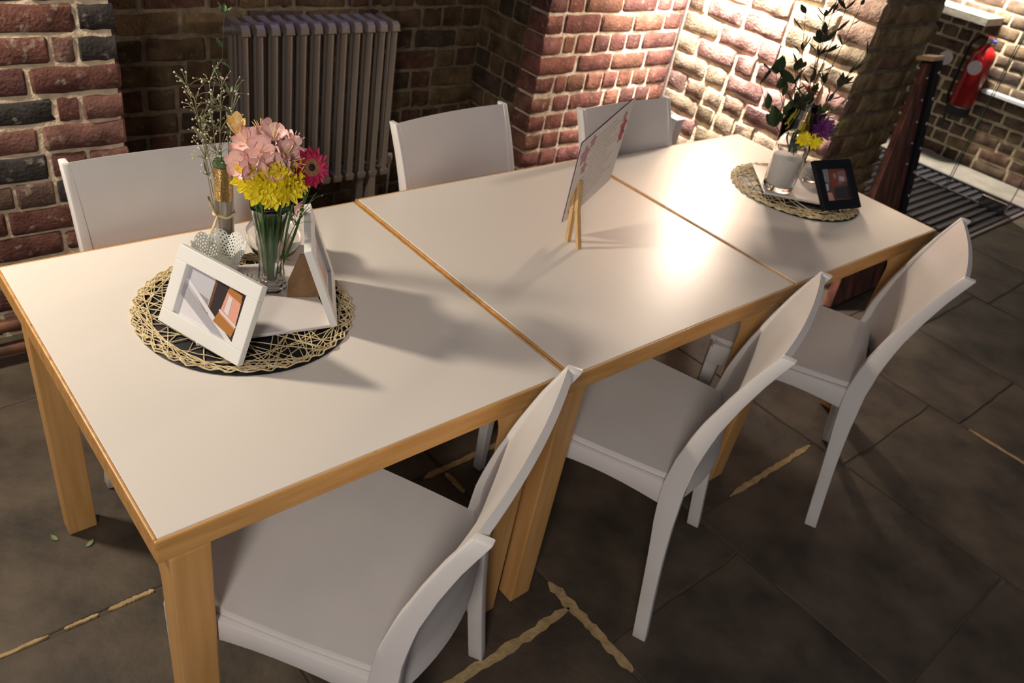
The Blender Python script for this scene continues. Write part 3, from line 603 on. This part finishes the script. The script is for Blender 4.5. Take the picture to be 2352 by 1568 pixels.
def flower(name, label, base, head, d, kind, group=None, size=1, seed=0, cat='flower', smat=None, sag=(0, 0, .0)):
    rr = random.Random(seed); base, head, d = Vector(base), Vector(head), Vector(d).normalized(); t = thing(name, label, cat, base, 0, group); h = head-base
    ob('stem', MB().tube(bend((0, 0, 0), h-d*.004, 7, sag), .0022, 6).mesh('stem', smooth=True), smat or M_stem, t)
    if kind == 'lily':
        for k in range(6): place(t, PM['lily'] if k % 2 else PM['lily2'], 'petal', h, d, k*1.047+rr.uniform(-.12, .12), .50+rr.uniform(-.22, .18)+(.10 if k % 2 else 0), rr.uniform(-.2, .2), size*rr.uniform(.9, 1.1))
        mb = MB()
        q = Vector((0, 0, 1)).rotation_difference(d).to_matrix()
        for k in range(5): mb.tube([h, h+q @ Vector((.006*math.cos(k*1.26), .006*math.sin(k*1.26), .022*size)), h+q @ Vector((.010*math.cos(k*1.26), .010*math.sin(k*1.26), .034*size))], .0007, 4)
        ob('stamens', mb.mesh('stamens'), M_cream, t)
    elif kind == 'cream':
        for k in range(6): place(t, PM['cream'], 'petal', h, d, k*1.047, 1.0+rr.uniform(-.2, .2), 0, size*rr.uniform(.85, 1.1))
    elif kind in ('mum', 'purple', 'mumy'):
        me = PM['purple'] if kind == 'purple' else PM['mum']
        for ring, (cnt, el, s_) in enumerate(((11, .0, 1), (10, .3, .95), (7, .6, .8), (5, 1.0, .55))):
            for k in range(cnt): place(t, me, 'petal', h, d, k*6.283/cnt+ring*.3+rr.uniform(-.12, .12), el+rr.uniform(-.12, .12), rr.uniform(-.3, .3), size*s_*rr.uniform(.88, 1.1))
    elif kind == 'gerbera':
        me = PM['magenta'] if label.startswith('magenta') else PM['orange']
        for ring, (cnt, el, s_) in enumerate(((12, .10, 1), (12, .24, .84))):
            for k in range(cnt): place(t, me, 'petal', h, d, k*6.283/cnt+ring*.21, el+rr.uniform(-.08, .08), rr.uniform(-.15, .15), size*s_*rr.uniform(.94, 1.05))
        q = Vector((0, 0, 1)).rotation_difference(d)
        c_ = ob('disc', MB().lathe([(.002, -.001), (.0165*size, .0015), (.0155*size, .0055), (.009*size, .006), (.002, .005)], 20).mesh('disc', smooth='auto'), M_core, t, h, q.to_euler())
        ob('eye', MB().lathe([(.0005, .005), (.0065*size, .0062), (.005*size, .0078), (.0005, .0082)], 14).mesh('eye', smooth=True), M_dcore, c_)
    return t
PM = {'lily': petal_mesh('petal', .038, .031, .14, .15, .15, M_pinkp, True), 'lily2': petal_mesh('petal', .037, .022, .15, .1, .3, M_pinkp, True), 'cream': petal_mesh('petal', .036, .017, .15, .2, .5, M_cream, True),
      'mum': petal_mesh('petal', .037, .017, .18, .12, .3, M_yellow), 'purple': petal_mesh('petal', .034, .012, .2, .3, .3, M_purple), 'magenta': petal_mesh('petal', .036, .0150, .15, .15, .2, M_magenta), 'orange': petal_mesh('petal', .035, .0115, .15, .15, .2, M_orange)}
tc = Vector((-.441, -.897, 0))          # towards the viewer side of the room (front of the bouquet)
def fpos(p, fwd=0): return (v1[0]+p[0]+tc.x*fwd, v1[1]+p[1]+tc.y*fwd, .72+p[2])
gp = 'flowers in the small waisted vase'
for i, (p, f_, d) in enumerate([((-.042, .020, .292), .030, (-.8, -.55, .25)), ((-.016, .007, .312), .026, (-.3, -.75, .6)), ((.016, -.009, .308), .022, (.4, -.6, .7)), ((.026, -.012, .300), .032, (.5, -.8, .2)), ((-.006, .003, .298), .040, (.1, -.97, .15)), ((-.034, .018, .316), .006, (-.6, -.2, .8)), ((.004, -.002, .326), .004, (.1, -.1, 1)), ((.030, -.014, .312), -.006, (.7, .1, .6)), ((-.026, .013, .292), .042, (-.4, -.9, 0)), ((-.01, .01, .318), -.03, (-.1, .6, .8))]):
    flower('alstroemeria', 'pale pink alstroemeria bloom in the small waisted vase', (v1[0]+R.uniform(-.008, .008), v1[1]+R.uniform(-.008, .008), ZV+.0135), fpos(p, f_), d, 'lily', gp+': pink', .92, i)
for i, (p, f_, d) in enumerate([((-.034, .017, .268), .040, (-.6, -.7, .2)), ((.004, -.002, .276), .050, (0, -.95, .25)), ((.042, -.020, .272), .032, (.6, -.7, .25)), ((.004, -.002, .246), .042, (.05, -.95, -.25)), ((-.016, .008, .258), .056, (-.25, -.97, .0)), ((.026, -.012, .260), .052, (.35, -.93, .0))]):
    flower('chrysanthemum', 'yellow chrysanthemum with jagged petals in the small waisted vase', (v1[0]+R.uniform(-.008, .008), v1[1]+R.uniform(-.008, .008), ZV+.0135), fpos(p, f_), d, 'mum', gp+': yellow', .95, 20+i)
flower('gerbera', 'magenta gerbera daisy with dark eye in the small waisted vase', (v1[0]+.008, v1[1], ZV+.0135), fpos((.062, -.030, .287), .02), (.0, -.93, .33), 'gerbera', None, 1.05, 40, sag=(.01, -.005, 0))
flower('cream_alstroemeria', 'cream yellow half open alstroemeria above the pink blooms', (v1[0]-.006, v1[1]+.006, ZV+.0135), fpos((-.050, .026, .325), -.01), (-.2, -.2, 1), 'cream', None, 1.1, 41)
flower('small_pink_flower', 'tiny pink flower drooping right below the yellow chrysanthemums', (v1[0]+.009, v1[1]-.005, ZV+.0135), fpos((.037, -.018, .206), .02), (.6, -.6, -.3), 'lily', None, .5, 43)
def sprig(name, label, base, tips, leafmat, stemmat, cat='sprig', leaf=None, buds=None, seed=0, thick=.0013, group=None, leafn=6, lo=3):
    rr = random.Random(seed); base = Vector(base); t = thing(name, label, cat, base, 0, group); mb = MB(); nodes = []
    for tip in tips:
        tip = Vector(tip)-base; sg = Vector((rr.uniform(-.012, .012), rr.uniform(-.012, .012), 0)); pts = bend((0, 0, 0), tip, 8, sg); mb.tube(pts, [thick*(1-.6*i/8) for i in range(9)], 5); nodes.append(pts)
    bb = MB()
    if buds:
        for pts in nodes:
            for k in range(buds):
                i = rr.randint(5, 8); a = pts[i]; b = a+Vector((rr.uniform(-.030, .030), rr.uniform(-.030, .030), rr.uniform(.0, .045))); mb.tube([a, a.lerp(b, .5)+Vector((0, 0, .004)), b], .0005, 4); bb.ball(b, rr.uniform(.0010, .0024), 6, 4)
    ob('stems', mb.mesh('stems', smooth=True), stemmat, t)
    if buds: tag(ob('buds', bb.mesh('buds', smooth=True), M_bud, t), 'tiny cream buds', kind='stuff')
    if leaf:
        L, W = leaf; me = petal_mesh('leaf', L, W, .2, .25, .8, leafmat)
        for pts in nodes:
            for k in range(leafn):
                i = rr.randint(lo, 8); d = (pts[min(i+1, 8)]-pts[i-1]).normalized(); s_ = rr.uniform(.7, 1.15)
                place(t, me, 'leaf', pts[i], d, rr.uniform(0, 6.283), rr.uniform(.3, .95), rr.uniform(-.5, .5), s_)
    return t
sprig('white_bud_sprig', 'little white bud sprig hanging right of the magenta gerbera', (v1[0]+.01, v1[1], ZV+.0135), [fpos((.062, -.030, .245), .02), fpos((.072, -.036, .240), .025)], M_leaf, M_stem, buds=5, seed=9)
gl = petal_mesh('leaf', .085, .016, .2, .15, .6, M_leaf)
t = thing('vase_foliage', 'green leaves and stalks packed inside the small waisted vase', 'leaves', (v1[0], v1[1], ZV+.0135))
for k in range(12):
    a = k*.524; place(t, gl, 'leaf', (.006*math.cos(a), .006*math.sin(a), R.uniform(.02, .09)), (0, 0, 1), a, 1.36+R.uniform(-.05, .05), 1.57*(k % 2), R.uniform(.8, 1.15))
mb = MB()
for k in range(9): a = k*.7; mb.tube([(.004*math.cos(a), .004*math.sin(a), 0), (.010*math.cos(a+2), .010*math.sin(a+2), .06), (.020*math.cos(a+2.3), .020*math.sin(a+2.3), .15), (.035*math.cos(a+2.4), .035*math.sin(a+2.4), .20)], .0024, 6)
ob('stalks', mb.mesh('stalks', smooth=True), M_stem, t)
t0 = Vector(t3p)
def tp(p, f_=0): return (t0.x+p[0]+tc.x*f_, t0.y+p[1]+tc.y*f_, .72+p[2])
tb = lambda dx, dy: (t0.x+dx, t0.y+dy, t0.z+.004)
sprig('gypsophila_sprig', 'dried gypsophila sprig with cream buds, bushy, in the gold tube vase', tb(0, 0), [tp((-.040, .02, .34), 0), tp((-.050, .025, .365), .01), tp((-.015, .008, .375), .01), tp((.004, -.002, .37), .02), tp((.02, -.01, .35), .0), tp((-.030, .015, .30), .015)], M_dry, M_dry, buds=30, leaf=(.030, .006), seed=11, leafn=4, lo=5)
sprig('olive_leaf_sprig', 'tall thin twig with small olive leaves rising from the gold tube vase', tb(.004, -.003), [tp((.012, -.006, .50), .0), tp((.018, -.009, .40), .0)], M_leaf, M_dstem, leaf=(.020, .010), seed=14, leafn=8, lo=5)
t = thing('floral_foam', 'green floral foam plug in the mouth of the gold tube vase', 'foam', (t0.x, t0.y, t0.z+.19)); ob('foam_plug', MB().lathe([(.002, 0), (.0160, 0), (.0160, .008), (.0195, .012), (.017, .020), (.004, .021)], 16).mesh('foam_plug', smooth='auto'), M_leaf, t)
# bouquet in tall vase
b2 = Vector((2.080, .388, ZV+.118))
def q2(p, f_=0): return (v2[0]+p[0]-.894*f_, v2[1]+p[1]-.449*f_, .72+p[2])
for i, tips in enumerate([[(-.034, .068, .57), (-.02, .05, .60)], [(.006, -.011, .575), (.0, .02, .62)], [(.034, -.068, .49), (.045, -.09, .50)], [(-.054, .108, .525), (-.03, .06, .53)], [(-.045, .09, .42), (-.02, .04, .46)]]):
    sprig('dark_leaf_twig', 'dark narrow leaved twig standing in the tall frosted vase', b2+Vector((R.uniform(-.015, .015), R.uniform(-.015, .015), 0)), [q2(p, R.uniform(-.03, .03)) for p in tips], M_dleaf, M_dstem, leaf=(.042, .015), seed=30+i, thick=.0020, group='dark twigs in the tall vase', leafn=9)
sprig('broad_leaf_branch', 'drooping dark green broad leaf branch at the rim of the tall frosted vase', b2, [q2((-.065, .129, .344)), q2((-.080, .159, .305)), q2((-.05, .10, .31)), q2((-.045, .095, .40))], mat('broad_leaf', (.03, .06, .018), .5), M_dstem, leaf=(.065, .036), seed=41, thick=.002, leafn=5)
sprig('green_fern_sprig', 'light green feathery sprig leaning out of the tall frosted vase', b2, [q2((.028, -.056, .311)), q2((.034, -.065, .25)), q2((.01, -.02, .33)), q2((-.01, .02, .29))], mat('lime_leaf', (.15, .22, .04), .5), M_stem, leaf=(.035, .008), seed=44, thick=.0014, leafn=9)
flower('orange_gerbera', 'orange red gerbera seen edge on in the tall frosted vase', b2, q2((-.013, .026, .322)), (-.1, -.2, 1), 'gerbera', None, .75, 50)
flower('purple_chrysanthemum', 'purple chrysanthemum in the tall frosted vase', b2, q2((.017, -.034, .237), .03), (-.7, -.6, .4), 'purple', None, 1.15, 51)
for i, (p, f_) in enumerate([((-.018, .037, .224), .03), ((.0, -.001, .20), .055), ((.014, -.028, .20), .05)]):
    flower('yellow_chrysanthemum', 'yellow chrysanthemum at the rim of the tall frosted vase', b2, q2(p, f_), (-.8, -.4, .4), 'mum', 'yellow flowers in the tall vase', .7, 60+i)

# --- pegged card
t = thing('clothes_peg', 'wooden spring clothes peg standing upright holding the printed card', 'clothes peg', (1.178, .397, .7206))
hh = .165; Y1, Y2 = .020, .030
for s in (-1, 1):
    y0 = .020*s; m_ = MB()
    m_.hexa([(-.006, y0-.0045, 0), (.006, y0-.0045, 0), (.006, y0+.0045, 0), (-.006, y0+.0045, 0)], [(-.006, Y1+s*.0075-.0058, hh*.55), (.006, Y1+s*.0075-.0058, hh*.55), (.006, Y1+s*.0075+.0058, hh*.55), (-.006, Y1+s*.0075+.0058, hh*.55)])
    m_.hexa([(-.006, Y1+s*.0075-.0058, hh*.55), (.006, Y1+s*.0075-.0058, hh*.55), (.006, Y1+s*.0075+.0058, hh*.55), (-.006, Y1+s*.0075+.0058, hh*.55)], [(-.006, Y2+s*.0062-.0035, hh), (.006, Y2+s*.0062-.0035, hh), (.006, Y2+s*.0062+.0035, hh), (-.006, Y2+s*.0062+.0035, hh)])
    ob('peg_half', m_.mesh('peg_half'), M_pine, t)
ob('spring', MB().tube([(.0075*(1 if k % 2 else -1), Y1+.006*math.cos(k*.9), hh*.52+.006*math.sin(k*.9)) for k in range(22)], .0011, 5).mesh('spring', smooth=True), M_chrome, t)
A, B, TR, TL = Vector((1.183, .452, .752)), Vector((1.377, .493, .825)), Vector((1.296, .416, 1.080)), Vector((1.102, .375, 1.007))
def card(name, label, mat_, off, prints):
    hx = (B-A).normalized(); hz = (TL-A); hz = (hz-hx*hz.dot(hx)).normalized(); nn = hz.cross(hx).normalized()
    if nn.y > 0: nn = -nn
    wd, ht = (B-A).length, (TL-A).length
    t_ = thing(name, label, 'card', tuple(A+(B-A)*.5)); loc = lambda x, z, k=0: (hx*(x-.5)*wd+hz*z*ht+nn*(off+k))
    q = [(0, 0), (1, 0), (1, 1), (0, 1)]
    ob('sheet', MB().hexa([loc(x, z, -.0005) for x, z in q], [loc(x, z, .0) for x, z in q]).mesh('sheet'), mat_, t_)
    if prints:
        rr = random.Random(4)
        for k in range(15):     # illegible lines of handwriting
            zc = .90-.053*k; x0 = .30-.10*abs(math.sin(k)); x1 = .72+.10*math.sin(k*1.7); mb = MB(); x = x0
            while x < x1:
                L = rr.uniform(.02, .05); n_ = 9; up_ = [(x+L*i/n_, zc+.008*math.sin(i*2.4+k)+.006*rr.uniform(-1, 1)) for i in range(n_+1)]
                mb.loft([[loc(a, b, .00025), loc(a, b+.007, .00025)] for a, b in up_], cap=False, closed=False); x += L+.015
            ob('handwriting_line', mb.mesh('handwriting_line'), M_ink, t_)
        for (cx, cz, s_, m_) in [(.12, .80, .075, M_ink3), (.17, .62, .05, M_ink3), (.24, .90, .05, M_ink3), (.90, .74, .06, M_ink2), (.91, .62, .055, M_ink2), (.88, .86, .04, M_ink3), (.10, .12, .035, M_ink3), (.22, .22, .03, M_ink2)]:
            mb = MB(); n_ = 20; mb.poly([loc(cx+s_*(1+.25*math.sin(5*a*.314))*math.cos(a*.314), cz+s_*1.3*(1+.25*math.sin(5*a*.314))*math.sin(a*.314), .0004) for a in range(n_)])
            ob('printed_blossom', mb.mesh('printed_blossom'), m_, t_)
card('menu_card', 'cream card with faint handwriting and red blossoms held in the peg', M_card, .0, True)
card('backing_card', 'mauve card pegged behind the handwritten cream card', M_cardb, -.0035, False)

for i, (x, y, a, lb) in enumerate(((.036, .683, .4, 'green leaf scrap on the flagstones at the foot of the table leg'), (-.012, .735, 2.0, 'pale green leaf scrap on the flagstones near the copper pipes'))):
    me = petal_mesh('leaf_scrap', .022, .011, .3, .4, .6, M_leaf); o = ob('leaf_scrap', me, mat('fresh_leaf_%d' % i, (.16, .22, .10), .6), None, (x, y, .002), (0, 0, a)); o.data.materials.clear(); o.data.materials.append(bpy.data.materials['fresh_leaf_%d' % i]); tag(o, lb, 'leaf')
